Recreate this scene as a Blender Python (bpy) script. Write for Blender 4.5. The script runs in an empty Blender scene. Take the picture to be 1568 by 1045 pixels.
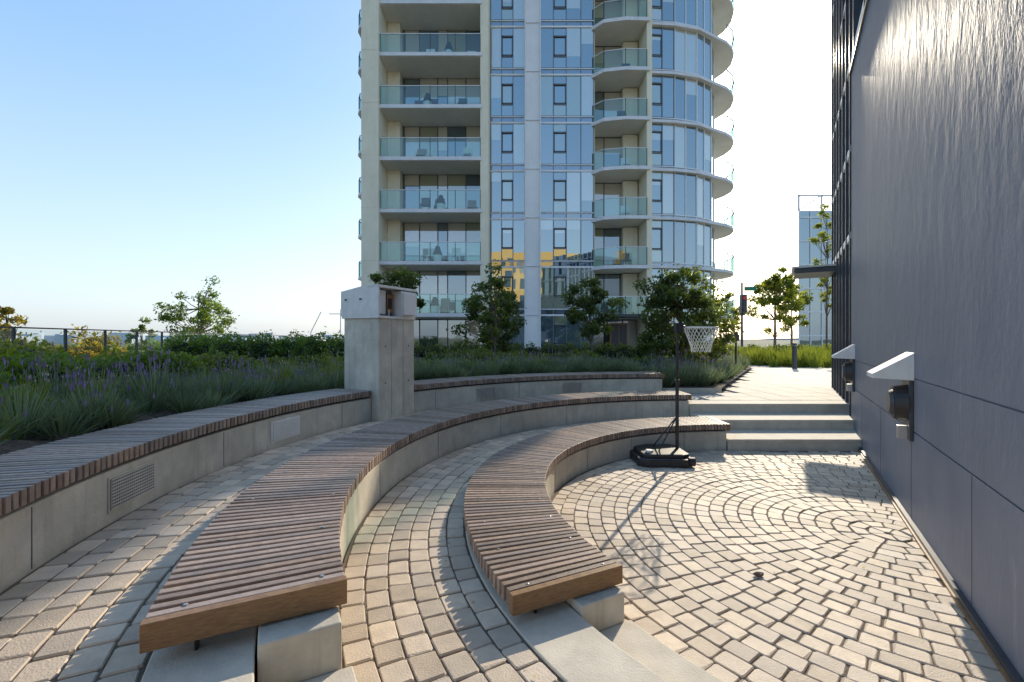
import bpy, math, random, bmesh
import numpy as np
from mathutils import Vector
random.seed(7); rng=np.random.default_rng(7)
scene=bpy.context.scene
# ------------------------------------------------------------ materials
def newmat(name):
    m=bpy.data.materials.new(name); m.use_nodes=True
    nt=m.node_tree; nt.nodes.clear()
    return m,nt
def N(nt,t,**k):
    n=nt.nodes.new(t)
    for a,b in k.items(): setattr(n,a,b)
    return n
def pmat(name,col,col2=None,rough=.7,scale=6,stretch=(1,1,1),bump=0,bscale=60,tone=0,metal=0,detail=6,stain=None,stain_amt=.5,spec=.5,lo=.35,hi=.65,streak=0,hue=None):
    m,nt=newmat(name)
    out=N(nt,'ShaderNodeOutputMaterial'); p=N(nt,'ShaderNodeBsdfPrincipled')
    nt.links.new(p.outputs[0],out.inputs[0])
    p.inputs['Roughness'].default_value=rough; p.inputs['Metallic'].default_value=metal
    p.inputs['Specular IOR Level'].default_value=spec
    tc=N(nt,'ShaderNodeTexCoord'); mp=N(nt,'ShaderNodeMapping'); mp.inputs['Scale'].default_value=stretch
    nt.links.new(tc.outputs['Object'],mp.inputs[0])
    no=N(nt,'ShaderNodeTexNoise'); no.inputs['Scale'].default_value=scale; no.inputs['Detail'].default_value=detail; no.inputs['Roughness'].default_value=.65
    nt.links.new(mp.outputs[0],no.inputs[0])
    cr=N(nt,'ShaderNodeValToRGB'); cr.color_ramp.elements[0].position=lo; cr.color_ramp.elements[1].position=hi
    c2=col2 or tuple(c*.7 for c in col)
    cr.color_ramp.elements[0].color=(*c2,1); cr.color_ramp.elements[1].color=(*col,1)
    nt.links.new(no.outputs[0],cr.inputs[0])
    last=cr.outputs[0]
    def mixin(fac,last,c):
        mx=N(nt,'ShaderNodeMix',data_type='RGBA'); nt.links.new(fac,mx.inputs[0]); nt.links.new(last,mx.inputs[6]); mx.inputs[7].default_value=(*c,1); return mx.outputs[2]
    if stain:
        n2=N(nt,'ShaderNodeTexNoise'); n2.inputs['Scale'].default_value=1.1; n2.inputs['Detail'].default_value=8; n2.inputs['Roughness'].default_value=.7
        nt.links.new(tc.outputs['Object'],n2.inputs[0])
        r2=N(nt,'ShaderNodeMapRange'); r2.inputs[1].default_value=.45; r2.inputs[2].default_value=.72; r2.inputs[4].default_value=stain_amt
        nt.links.new(n2.outputs[0],r2.inputs[0]); last=mixin(r2.outputs[0],last,stain)
    if streak:
        m3=N(nt,'ShaderNodeMapping'); m3.inputs['Scale'].default_value=(1,1,.09); nt.links.new(tc.outputs['Object'],m3.inputs[0])
        n3=N(nt,'ShaderNodeTexNoise'); n3.inputs['Scale'].default_value=9; n3.inputs['Detail'].default_value=5; n3.inputs['Roughness'].default_value=.7
        nt.links.new(m3.outputs[0],n3.inputs[0])
        r3=N(nt,'ShaderNodeMapRange'); r3.inputs[1].default_value=.52; r3.inputs[2].default_value=.75; r3.inputs[4].default_value=streak
        nt.links.new(n3.outputs[0],r3.inputs[0]); last=mixin(r3.outputs[0],last,tuple(c*.45 for c in col))
    if tone:
        at=N(nt,'ShaderNodeAttribute',attribute_name='tone')
        if hue:
            n4=N(nt,'ShaderNodeMath',operation='MULTIPLY'); n4.inputs[1].default_value=7.31; nt.links.new(at.outputs['Fac'],n4.inputs[0])
            n5=N(nt,'ShaderNodeMath',operation='FRACT'); nt.links.new(n4.outputs[0],n5.inputs[0])
            n6=N(nt,'ShaderNodeMath',operation='MULTIPLY'); n6.inputs[1].default_value=.55; nt.links.new(n5.outputs[0],n6.inputs[0])
            last=mixin(n6.outputs[0],last,hue)
        mr=N(nt,'ShaderNodeMapRange'); mr.inputs[3].default_value=1-tone; mr.inputs[4].default_value=1+tone
        nt.links.new(at.outputs['Fac'],mr.inputs[0])
        hs=N(nt,'ShaderNodeVectorMath',operation='SCALE')
        nt.links.new(last,hs.inputs[0]); nt.links.new(mr.outputs[0],hs.inputs['Scale']); last=hs.outputs[0]
    nt.links.new(last,p.inputs['Base Color'])
    if bump:
        nb=N(nt,'ShaderNodeTexNoise'); nb.inputs['Scale'].default_value=bscale; nb.inputs['Detail'].default_value=5
        nt.links.new(mp.outputs[0],nb.inputs[0])
        b=N(nt,'ShaderNodeBump'); b.inputs['Strength'].default_value=bump; b.inputs['Distance'].default_value=.01
        nt.links.new(nb.outputs[0],b.inputs['Height']); nt.links.new(b.outputs[0],p.inputs['Normal'])
    return m
def leafmat(name,c1,c2,trans=.35,tc=None):
    m,nt=newmat(name); out=N(nt,'ShaderNodeOutputMaterial')
    at=N(nt,'ShaderNodeAttribute',attribute_name='tone')
    cr=N(nt,'ShaderNodeValToRGB'); cr.color_ramp.elements[0].color=(*c1,1); cr.color_ramp.elements[1].color=(*c2,1)
    nt.links.new(at.outputs['Fac'],cr.inputs[0])
    p=N(nt,'ShaderNodeBsdfPrincipled'); p.inputs['Roughness'].default_value=.45; p.inputs['Specular IOR Level'].default_value=.4
    nt.links.new(cr.outputs[0],p.inputs['Base Color'])
    t=N(nt,'ShaderNodeBsdfTranslucent')
    g=N(nt,'ShaderNodeVectorMath',operation='MULTIPLY'); g.inputs[1].default_value=tc or (2.9,2.6,.7)
    nt.links.new(cr.outputs[0],g.inputs[0]); nt.links.new(g.outputs[0],t.inputs[0])
    mx=N(nt,'ShaderNodeMixShader'); mx.inputs[0].default_value=trans
    nt.links.new(p.outputs[0],mx.inputs[1]); nt.links.new(t.outputs[0],mx.inputs[2]); nt.links.new(mx.outputs[0],out.inputs[0])
    return m
def windowmat(name,dark=(.03,.045,.06),refl=(.8,.9,1.0),fac=.5,light=(.35,.36,.34),bump=.08):
    m,nt=newmat(name); out=N(nt,'ShaderNodeOutputMaterial')
    at=N(nt,'ShaderNodeAttribute',attribute_name='tone')
    cr=N(nt,'ShaderNodeValToRGB'); cr.color_ramp.interpolation='CONSTANT'
    e=cr.color_ramp.elements; e[0].color=(*dark,1); e[1].position=.35; e[1].color=(*[d*2.2 for d in dark],1)
    a=e.new(.68); a.color=(*light,1); a2=e.new(.85); a2.color=(light[0]*.55,light[1]*.6,light[2]*.42,1)
    nt.links.new(at.outputs['Fac'],cr.inputs[0])
    d=N(nt,'ShaderNodeBsdfDiffuse'); nt.links.new(cr.outputs[0],d.inputs[0])
    g=N(nt,'ShaderNodeBsdfGlossy'); g.inputs['Roughness'].default_value=.015; g.inputs[0].default_value=(*refl,1)
    tc=N(nt,'ShaderNodeTexCoord'); no=N(nt,'ShaderNodeTexNoise'); no.inputs['Scale'].default_value=.6; no.inputs['Detail'].default_value=1
    nt.links.new(tc.outputs['Object'],no.inputs[0])
    b=N(nt,'ShaderNodeBump'); b.inputs['Strength'].default_value=bump; b.inputs['Distance'].default_value=.03
    nt.links.new(no.outputs[0],b.inputs['Height']); nt.links.new(b.outputs[0],g.inputs['Normal'])
    lw=N(nt,'ShaderNodeLayerWeight'); lw.inputs[0].default_value=.35
    mr=N(nt,'ShaderNodeMapRange'); mr.inputs[3].default_value=fac; mr.inputs[4].default_value=.97
    nt.links.new(lw.outputs['Fresnel'],mr.inputs[0])
    mx=N(nt,'ShaderNodeMixShader'); nt.links.new(mr.outputs[0],mx.inputs[0])
    nt.links.new(d.outputs[0],mx.inputs[1]); nt.links.new(g.outputs[0],mx.inputs[2]); nt.links.new(mx.outputs[0],out.inputs[0])
    return m
def railglass(name,tint=(.64,.84,.81),fac=.11):
    m,nt=newmat(name); out=N(nt,'ShaderNodeOutputMaterial')
    t=N(nt,'ShaderNodeBsdfTransparent'); t.inputs[0].default_value=(*tint,1)
    g=N(nt,'ShaderNodeBsdfGlossy'); g.inputs['Roughness'].default_value=.02; g.inputs[0].default_value=(.8,.95,1,1)
    mx=N(nt,'ShaderNodeMixShader'); mx.inputs[0].default_value=fac
    nt.links.new(t.outputs[0],mx.inputs[1]); nt.links.new(g.outputs[0],mx.inputs[2]); nt.links.new(mx.outputs[0],out.inputs[0])
    return m
M={}
M['paver']=pmat('paver_stone',(.72,.58,.43),(.55,.44,.33),rough=.65,scale=9,bump=.4,bscale=120,tone=.2,stain=(.36,.29,.22),stain_amt=.45,hue=(.50,.43,.37))
M['joint']=pmat('paver_joint_sand',(.19,.15,.11),(.11,.085,.065),rough=.95,scale=30,bump=.4)
M['conc']=pmat('concrete',(.70,.65,.54),(.54,.50,.42),rough=.8,scale=3.5,bump=.3,bscale=45,stain=(.34,.31,.26),stain_amt=.65,streak=.6)
M['conc2']=pmat('concrete_step',(.70,.63,.52),(.58,.52,.43),rough=.8,scale=7,bump=.25,bscale=90,stain=(.40,.36,.30),stain_amt=.5)
M['wood']=pmat('weathered_slat_wood',(.40,.285,.21),(.25,.175,.13),rough=.5,scale=22,bump=.2,bscale=80,tone=.3,hue=(.29,.25,.235))
M['woodend']=pmat('bench_end_wood',(.31,.175,.075),(.19,.10,.045),rough=.45,scale=7,stretch=(3,3,22),bump=.1,bscale=20,tone=.15)
M['steel']=pmat('dark_steel',(.06,.06,.065),(.04,.04,.045),rough=.4,metal=.6)
M['galv']=pmat('galvanised_steel',(.5,.5,.5),(.4,.4,.4),rough=.35,metal=.8)
M['soil']=pmat('soil_mulch',(.10,.075,.05),(.05,.037,.027),rough=.95,scale=25,bump=.6)
M['black']=pmat('black_plastic',(.03,.03,.032),(.02,.02,.022),rough=.45)
M['white']=pmat('white_paint',(.78,.78,.77),(.7,.7,.69),rough=.5)
M['boxgrey']=pmat('enclosure_grey_paint',(.78,.77,.74),(.68,.67,.64),rough=.45,streak=.2)
M['orange']=pmat('wood_plate',(.34,.18,.07),(.25,.12,.05),rough=.5)
M['tower_white']=pmat('tower_white_panel',(.82,.81,.81),(.75,.74,.75),rough=.55,scale=1.2,streak=.12)
M['tower_cream']=pmat('tower_cream_concrete',(.84,.77,.60),(.76,.69,.53),rough=.75,scale=1.1,detail=8,streak=.22)
M['soffit']=pmat('balcony_soffit',(.78,.71,.61),(.70,.63,.54),rough=.8,scale=1)
M['slab']=pmat('slab_edge_paint',(.74,.74,.75),(.64,.64,.66),rough=.6,scale=2,streak=.2)
M['frame']=pmat('window_frame_aluminium',(.82,.81,.80),(.76,.75,.74),rough=.4,metal=0)
M['mull']=pmat('grey_mullion',(.20,.21,.23),(.16,.17,.19),rough=.4,metal=.2)
M['dframe']=pmat('dark_mullion',(.07,.075,.09),(.05,.055,.065),rough=.4,metal=.3)
M['win']=windowmat('window_glass',dark=(.04,.06,.075),refl=(.76,.88,.93),fac=.38,light=(.46,.45,.38))
M['windark']=windowmat('balcony_door_glass',dark=(.06,.068,.062),fac=.24,light=(.58,.50,.38))
M['facade']=windowmat('facade_glass',dark=(.05,.06,.08),fac=.3,light=(.06,.07,.09))
M['spandrel']=windowmat('spandrel_glass',dark=(.045,.065,.095),fac=.30,light=(.06,.09,.12))
M['glassrail']=railglass('balustrade_glass')
M['fenceglass']=railglass('fence_glass',(.86,.93,.94),.10)
M['bark']=pmat('bark',(.20,.15,.11),(.11,.085,.065),rough=.9,scale=14,bump=.6)
M['leaf_dark']=leafmat('evergreen_leaves',(.026,.048,.014),(.13,.165,.045),.42)
M['leaf_mid']=leafmat('shrub_leaves',(.04,.075,.018),(.13,.20,.045),.42)
M['leaf_lite']=leafmat('sunlit_leaves',(.06,.09,.015),(.20,.23,.05),.5)
M['leaf_yel']=leafmat('yellowing_leaves',(.09,.09,.02),(.26,.20,.06),.45)
M['lav']=leafmat('lavender_foliage',(.08,.11,.06),(.26,.31,.19),.3,(1.6,1.7,1.1))
M['lavfl']=leafmat('lavender_flower',(.15,.11,.20),(.30,.22,.39),.3,(1.3,1.1,1.5))
M['seed']=leafmat('dry_flower_heads',(.35,.28,.2),(.55,.48,.42),.4,(1.2,1.1,1.0))
M['grassblade']=leafmat('ornamental_grass_blades',(.09,.13,.02),(.24,.28,.05),.45,(1.7,1.6,.7))
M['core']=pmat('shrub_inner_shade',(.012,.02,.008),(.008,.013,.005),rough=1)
M['ground']=pmat('ground_green',(.10,.12,.07),(.07,.08,.05),rough=.95,scale=.02,detail=10)
M['podium']=pmat('podium_paving',(.42,.39,.36),(.35,.33,.30),rough=.85,scale=2)
M['asphalt']=pmat('asphalt',(.055,.055,.06),(.045,.045,.05),rough=.9,scale=5)
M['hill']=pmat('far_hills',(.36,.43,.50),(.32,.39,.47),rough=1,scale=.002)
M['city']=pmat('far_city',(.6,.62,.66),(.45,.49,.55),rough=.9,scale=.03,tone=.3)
M['yellow']=pmat('ochre_cladding',(.80,.52,.16),(.70,.44,.12),rough=.7)
M['net']=pmat('net_cord',(.85,.84,.8),(.75,.74,.7),rough=.8)
M['red']=pmat('signal_red',(.7,.05,.03),(.6,.04,.03),rough=.4)
M['green']=pmat('sign_green',(.02,.25,.12),(.02,.2,.1),rough=.5)
def wallmat():
    m,nt=newmat('charcoal_painted_wall'); out=N(nt,'ShaderNodeOutputMaterial'); p=N(nt,'ShaderNodeBsdfPrincipled'); nt.links.new(p.outputs[0],out.inputs[0])
    tc=N(nt,'ShaderNodeTexCoord')
    def noise(s,st,d=6):
        mp=N(nt,'ShaderNodeMapping'); mp.inputs['Scale'].default_value=st; nt.links.new(tc.outputs['Object'],mp.inputs[0])
        n=N(nt,'ShaderNodeTexNoise'); n.inputs['Scale'].default_value=s; n.inputs['Detail'].default_value=d; n.inputs['Roughness'].default_value=.65; nt.links.new(mp.outputs[0],n.inputs[0]); return n
    a=noise(1.6,(1,1,.5),9); cr=N(nt,'ShaderNodeValToRGB'); cr.color_ramp.elements[0].position=.30; cr.color_ramp.elements[1].position=.70
    cr.color_ramp.elements[0].color=(.155,.17,.215,1); cr.color_ramp.elements[1].color=(.225,.235,.275,1); nt.links.new(a.outputs[0],cr.inputs[0])
    s=noise(4.5,(1,1,.13),6); mr=N(nt,'ShaderNodeMapRange'); mr.inputs[1].default_value=.64; mr.inputs[2].default_value=.74; mr.inputs[4].default_value=.5; nt.links.new(s.outputs[0],mr.inputs[0])
    mx=N(nt,'ShaderNodeMix',data_type='RGBA'); nt.links.new(mr.outputs[0],mx.inputs[0]); nt.links.new(cr.outputs[0],mx.inputs[6]); mx.inputs[7].default_value=(.48,.46,.45,1)
    nt.links.new(mx.outputs[2],p.inputs['Base Color'])
    rr=N(nt,'ShaderNodeMapRange'); rr.inputs[3].default_value=.45; rr.inputs[4].default_value=.66; nt.links.new(a.outputs[0],rr.inputs[0]); nt.links.new(rr.outputs[0],p.inputs['Roughness'])
    p.inputs['Specular IOR Level'].default_value=.45
    b1=noise(5,(1,1,.5),5); b=N(nt,'ShaderNodeBump'); b.inputs['Strength'].default_value=.3; b.inputs['Distance'].default_value=.02
    nt.links.new(b1.outputs[0],b.inputs['Height']); nt.links.new(b.outputs[0],p.inputs['Normal'])
    return m
M['wall']=wallmat()
# ------------------------------------------------------------ mesh builder
class MB:
    def __init__(s): s.v=[];s.f=[];s.m=[];s.t=[];s.mats=[]
    def mi(s,k):
        if k not in s.mats: s.mats.append(k)
        return s.mats.index(k)
    def add(s,vs,fs,mat,tone=None):
        o=len(s.v); s.v+= [tuple(a) for a in vs]; tone=random.random() if tone is None else tone
        s.t+=[tone]*len(vs); k=s.mi(mat)
        for f in fs: s.f.append(tuple(i+o for i in f)); s.m.append(k)
    def obox(s,p,u,v,w,mat,tone=None):
        p=Vector(p);u=Vector(u);v=Vector(v);w=Vector(w)
        vs=[p,p+u,p+u+v,p+v,p+w,p+u+w,p+u+v+w,p+v+w]
        fs=[(3,2,1,0),(4,5,6,7),(0,1,5,4),(1,2,6,5),(2,3,7,6),(3,0,4,7)]
        if u.cross(v).dot(w)<0: fs=[tuple(reversed(f)) for f in fs]
        s.add(vs,fs,mat,tone)
    def box(s,x0,x1,y0,y1,z0,z1,mat,tone=None):
        s.obox((x0,y0,z0),(x1-x0,0,0),(0,y1-y0,0),(0,0,z1-z0),mat,tone)
    def prism(s,poly,z0,z1,mat,tone=None,bottom=None):
        n=len(poly); vs=[(x,y,z0) for x,y in poly]+[(x,y,z1) for x,y in poly]
        fs=[tuple(range(n,2*n))]+[(i,(i+1)%n,(i+1)%n+n,i+n) for i in range(n)]
        s.add(vs,fs,mat,tone)
        s.add(vs[:n],[tuple(reversed(range(n)))],bottom or mat,tone)
    def cyl(s,a,b,r0,r1=None,n=8,mat='steel',tone=None,cap=True):
        a=Vector(a);b=Vector(b); r1=r0 if r1 is None else r1
        d=(b-a).normalized(); u=d.orthogonal().normalized(); w=d.cross(u)
        vs=[];
        for c,r in ((a,r0),(b,r1)):
            for i in range(n):
                t=2*math.pi*i/n; vs.append(c+u*(r*math.cos(t))+w*(r*math.sin(t)))
        fs=[(i,(i+1)%n,(i+1)%n+n,i+n) for i in range(n)]
        if cap: fs+=[tuple(reversed(range(n))),tuple(range(n,2*n))]
        s.add(vs,fs,mat,tone)
    def arc(s,c,r0,r1,a0,a1,z0,z1,mat,n=60):
        vs=[];fs=[]
        for i in range(n+1):
            a=math.radians(a0+(a1-a0)*i/n); ca,sa=math.cos(a),math.sin(a)
            for r,z in ((r0,z0),(r1,z0),(r1,z1),(r0,z1)): vs.append((c[0]+r*ca,c[1]+r*sa,z))
        for i in range(n):
            o=4*i
            for j in range(4): k=(j+1)%4; fs.append((o+j,o+4+j,o+4+k,o+k))
        fs.append((0,1,2,3)); fs.append((4*n+3,4*n+2,4*n+1,4*n))
        s.add(vs,fs,mat)
    def make(s,name,parent=None,bevel=0,smooth=False):
        me=bpy.data.meshes.new(name); me.from_pydata(s.v,[],s.f)
        for k in s.mats: me.materials.append(M[k])
        me.polygons.foreach_set('material_index',s.m)
        at=me.attributes.new('tone','FLOAT','POINT'); at.data.foreach_set('value',s.t)
        if smooth: me.polygons.foreach_set('use_smooth',[True]*len(s.f))
        me.update(); ob=bpy.data.objects.new(name,me); scene.collection.objects.link(ob)
        if bevel:
            b=ob.modifiers.new('b','BEVEL'); b.width=bevel; b.segments=2; b.limit_method='ANGLE'
        if parent: ob.parent=parent
        return ob
def empty(name):
    e=bpy.data.objects.new(name,None); scene.collection.objects.link(e); e.empty_display_size=.3; return e
def npmesh(name,V,F,mi,tone,mats,parent=None):
    me=bpy.data.meshes.new(name); n=len(F); k=F.shape[1]
    me.vertices.add(len(V)); me.vertices.foreach_set('co',V.astype(np.float32).ravel())
    me.loops.add(n*k); me.loops.foreach_set('vertex_index',F.astype(np.int32).ravel())
    me.polygons.add(n); me.polygons.foreach_set('loop_start',np.arange(0,n*k,k,dtype=np.int32))
    for q in mats: me.materials.append(M[q])
    me.polygons.foreach_set('material_index',mi.astype(np.int32))
    at=me.attributes.new('tone','FLOAT','POINT'); at.data.foreach_set('value',tone.astype(np.float32))
    me.update(calc_edges=True); me.validate()
    ob=bpy.data.objects.new(name,me); scene.collection.objects.link(ob)
    if parent: ob.parent=parent
    return ob
def leaves(C,size,rng,up=0.0):
    n=len(C); u=rng.normal(size=(n,3)); u/=np.linalg.norm(u,axis=1)[:,None]
    w=rng.normal(size=(n,3)); w[:,2]+=up; w-= (w*u).sum(1)[:,None]*u; w/=np.linalg.norm(w,axis=1)[:,None]
    s=size*rng.uniform(.6,1.3,n)[:,None]
    V=np.stack([C-u*s,C-w*s*.45,C+u*s,C+w*s*.45],1).reshape(-1,3)
    F=np.arange(4*n).reshape(n,4); return V,F
CX,CY=3.3,4.0
def P(r,a,z=0):
    a=math.radians(a); return Vector((CX+r*math.cos(a),CY+r*math.sin(a),z))
T1,T2=.24,.50
SA,SB,SC=.40,.67,.95
A0,A1=90,206.5
wx=lambda y:1.15+.6*y
# ------------------------------------------------------------ ground + podium
g=MB(); g.add([(-6000,-6000,-3.5),(6000,-6000,-3.5),(6000,6000,-3.5),(-6000,6000,-3.5)],[(0,1,2,3)],'ground'); g.make('ground')
g=MB(); g.prism([(-13,8.55),(60,8.55),(60,26.0),(60,60),(-24,60),(-18,26)],-3.4,.47,'podium'); g.make('podium_terrace')
g=MB(); g.box(-200,300,64,74,-3.49,-3.45,'asphalt'); g.make('street_road')
# ------------------------------------------------------------ pavers
pv=MB(); 
def paver(r0,r1,a0,a1,z):
    rm=(r0+r1)/2; gap=.0045
    r0+=gap;r1-=gap; ga=gap/max(rm,.1); a0+=ga;a1-=ga
    z+=random.uniform(-.003,.003); tl=random.uniform(-.0025,.0025)
    c=.010; ca=c/max(rm,.1)
    def pt(r,a,zz): return (CX+r*math.cos(a),CY+r*math.sin(a),zz)
    j=lambda:random.uniform(-.003,.003)
    out=[(r0+c,a0),(r1-c,a0),(r1,a0+ca),(r1,a1-ca),(r1-c,a1),(r0+c,a1),(r0,a1-ca),(r0,a0+ca)]
    out=[(r+j(),a+j()/max(rm,.1)) for r,a in out]
    am=(a0+a1)/2; k=.93
    vs=[pt(r,a,z-.03) for r,a in out]+[pt(r,a,z-.005) for r,a in out]+[pt(rm+(r-rm)*k,am+(a-am)*k,z+tl*(1 if i in(0,1,2,3) else -1)) for i,(r,a) in enumerate(out)]
    fs=[tuple(range(16,24))]+[(i,(i+1)%8,(i+1)%8+8,i+8) for i in range(8)]+[(i+8,(i+1)%8+8,(i+1)%8+16,i+16) for i in range(8)]
    pv.add(vs,fs,'paver')
def ring(r0,r1,z,alo,ahi,L=.155,cond=None):
    rm=(r0+r1)/2; n=max(5,int(round(rm*math.radians(ahi-alo)/L))); off=random.random() if ahi-alo>=359 else 0
    a=math.radians(alo); st=math.radians(ahi-alo)/n
    cuts=[a+st*(i+off)+ (random.uniform(-.1,.1)*st if 0<i<n else 0) for i in range(n+1)]
    if ahi-alo>=359: cuts[-1]=cuts[0]+2*math.pi
    for i in range(n):
        am=(cuts[i]+cuts[i+1])/2; x=CX+rm*math.cos(am); y=CY+rm*math.sin(am)
        if cond and not cond(x,y,rm,math.degrees(am)%360): continue
        paver(r0,r1,cuts[i],cuts[i+1],z)
def court(x,y,r,a):
    if x>wx(y)+.02 or y<-2 : return False
    if y>6.93: return False
    if r<2.99: return True
    return a<=90 or a>300
r=.03; w=.1288
while r<4.2: ring(r,r+w,0,0,360,cond=court); r+=w
n1=6; 
for i in range(n1): ring(3.7+.8/n1*i,3.7+.8/n1*(i+1),T1,90,262,L=.16)
for i in range(n1): ring(5.2+.8/n1*i,5.2+.8/n1*(i+1),T2,90,262,L=.16)
e=empty('courtyard_paving')
pv.make('pavers',e)
b=MB(); 
def disc(r0,r1,a0,a1,z,mat): b.arc((CX,CY),r0,r1,a0,a1,z-.3,z,mat,80)
b.box(-3,9,-4,6.99,-.2,-.009,'joint'); disc(3.6,4.52,90,262,T1-.009,'joint'); disc(5.15,6.02,90,262,T2-.009,'joint')
b.make('joint_bed',e)
# ------------------------------------------------------------ bench tiers
def bench(name,R0,R1,seat,tier_lo,tier_hi,a0,a1,gaps=()):
    e=empty(name)
    c=MB(); top=seat-.115
    segs=[(a0,a1+1.8)]
    for ga,gb in gaps: segs=[(a0,ga),(gb,a1+1.8)]
    for sa,sb in segs: c.arc((CX,CY),R0+.03,R0+.33,sa,sb,tier_lo-.1,top,'conc',int((sb-sa)*1.2))
    c.make('concrete_seat_wall',e,bevel=.008)
    jn=MB()
    for q in np.arange(a0+13,a1,18.5):
        if any(ga-1<q<gb+1 for ga,gb in gaps): continue
        d=P(1,q)-Vector((CX,CY,0)); tn=Vector((-d.y,d.x,0)); jn.obox(P(R0+.0268,q,tier_lo)-tn*.0025,d*.004,tn*.005,(0,0,top-tier_lo-.01),'mull')
    jn.make('wall_joints',e)
    s=MB(); rm=(R0+R1)/2; pitch=.056; n=int(rm*math.radians(a1-a0)/pitch); da=(a1-a0)/n
    for i in range(n):
        a=a0+da*(i+.5)
        if any(ga-.2<a<gb+.2 for ga,gb in gaps): continue
        d=P(1,a)-Vector((CX,CY,0)); t=Vector((-d.y,d.x,0)); wdt=.0185 if i%31!=30 else .012
        p=P(R0+random.uniform(-.003,.003),a,seat-.085+random.uniform(-.0015,.0015))-t*wdt
        s.obox(p,d*(R1-R0),t*wdt*2,(0,0,.085),'wood')
    s.make('seat_slats',e,bevel=.004)
    f=MB()
    for sa,sb in ([(a0,a1)] if not gaps else [(a0,gaps[0][0]),(gaps[0][1],a1)]):
        for rr in (R0+.09,R1-.12):
            f.arc((CX,CY),rr-.02,rr+.02,sa,sb,seat-.112,seat-.088,'steel',int((sb-sa)))
    aa=a0+1
    while aa<a1:
        if not any(ga-1<aa<gb+1 for ga,gb in gaps):
            q=P(R1-.12,aa); f.cyl((q.x,q.y,tier_hi),(q.x,q.y,seat-.1),.018,mat='steel')
        aa+=8
    f.make('steel_frame',e)
    en=MB(); 
    for aa,sg in ((a1,1),(a0,-1)):
        d=P(1,aa)-Vector((CX,CY,0)); t=Vector((-d.y,d.x,0))*sg
        en.obox(P(R0-.004,aa,seat-.102),d*(R1-R0+.008),t*.04,(0,0,.104),'woodend',.6)
        for rr in (R0+.12,R1-.14):
            en.obox(P(rr-.025,aa,seat-.14)-t*.10,d*.05,t*.008,(0,0,.05),'galv')
            en.obox(P(rr-.025,aa,seat-.17)-t*.05,d*.012,t*.04,(0,0,.07),'steel')
    for k in range(int((a1-a0)/7)):
        aa=a1-.5-k*7
        if any(ga<aa<gb for ga,gb in gaps): continue
        for rr in (R0+.09,R1-.12):
            q=P(rr,aa,seat+.0005); en.cyl(q,(q.x,q.y,q.z+.004),.009,mat='galv')
    en.make('end_fascia_and_fixings',e,bevel=.003)
    return e
eA=bench('curved_slat_bench',3.0,3.7,SA,0,T1,A0,A1)
eB=bench('curved_slat_bench',4.5,5.2,SB,T1,T2,A0,A1)
PA0,PA1=144.6,153.0
eC=bench('curved_slat_bench',6.0,6.7,SC,T2,.85,A0,222,gaps=((PA0,PA1),))
k=MB()
k.arc((CX,CY),3.34,3.69,A0,262,-.1,T1+.003,'conc2',120)
k.arc((CX,CY),4.84,5.19,A0,262,T1-.2,T2+.003,'conc2',120)
k.arc((CX,CY),2.99,3.335,A1+1.85,262,-.1,T1/2,'conc2',50)
k.arc((CX,CY),4.49,4.835,A1+1.85,262,T1-.1,(T1+T2)/2,'conc2',50)
k.make('concrete_tier_kerbs',bevel=.006)
st=MB(); h=T2/3
for i,(y0,y1) in enumerate(((7.0,7.75),(7.75,8.5),(8.5,9.0))):
    st.box(3.32,wx(y1)+.4,y0,y1+.02 if i<2 else y1,-.1,h*(i+1),'conc2')
    st.box(3.32,wx(y1)+.4,y0-.012,y0+.0,h*(i+1)-.04,h*(i+1)+.004,'conc2')
st.make('concrete_steps',bevel=.008)
pt=MB()
def left_edge(y): return max(3.32,-1.3+.6*y)
y=9.02
while y<19:
    x=3.32
    while x<wx(y)+3.2:
        if x>left_edge(y)-.2 and (x<wx(y)+.3 or y>11.5): pt.box(x+.006,x+.594,y+.006,y+.594,.44,.502+random.uniform(-.001,.001),'conc2')
        x+=.6
    y+=.6
pt.make('garden_path',bevel=.004)
for a,kk in ((168.1,0),(187.4,1),(129,1),(109.7,1)):
    v=MB(); d=P(1,a)-Vector((CX,CY,0)); t=Vector((-d.y,d.x,0)); c=P(6.03-.012,a,.56); wd=.24; hh=.235
    v.obox(c-t*wd,t*2*wd,d*.04,(0,0,hh),'boxgrey' if kk==0 else 'conc')
    if kk:
        v.obox(c-t*(wd-.02)-d*.002+Vector((0,0,.015)),t*2*(wd-.02),d*.005,(0,0,hh-.03),'dframe')
        for i in range(22):
            v.obox(c-t*(wd-.025-i*.0205)-d*.006+Vector((0,0,.016)),t*.010,d*.006,(0,0,hh-.032),'galv')
        for i in range(10): v.obox(c-t*(wd-.02)-d*.008+Vector((0,0,.017+i*.0213)),t*2*(wd-.02),d*.006,(0,0,.010),'conc')
    else:
        for i in range(9): v.obox(c-t*(wd-.03)-d*.008+Vector((0,0,.02+i*.023)),t*2*(wd-.03),d*.01,(0,0,.01),'boxgrey')
    v.make('wall_vent_grille')
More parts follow.
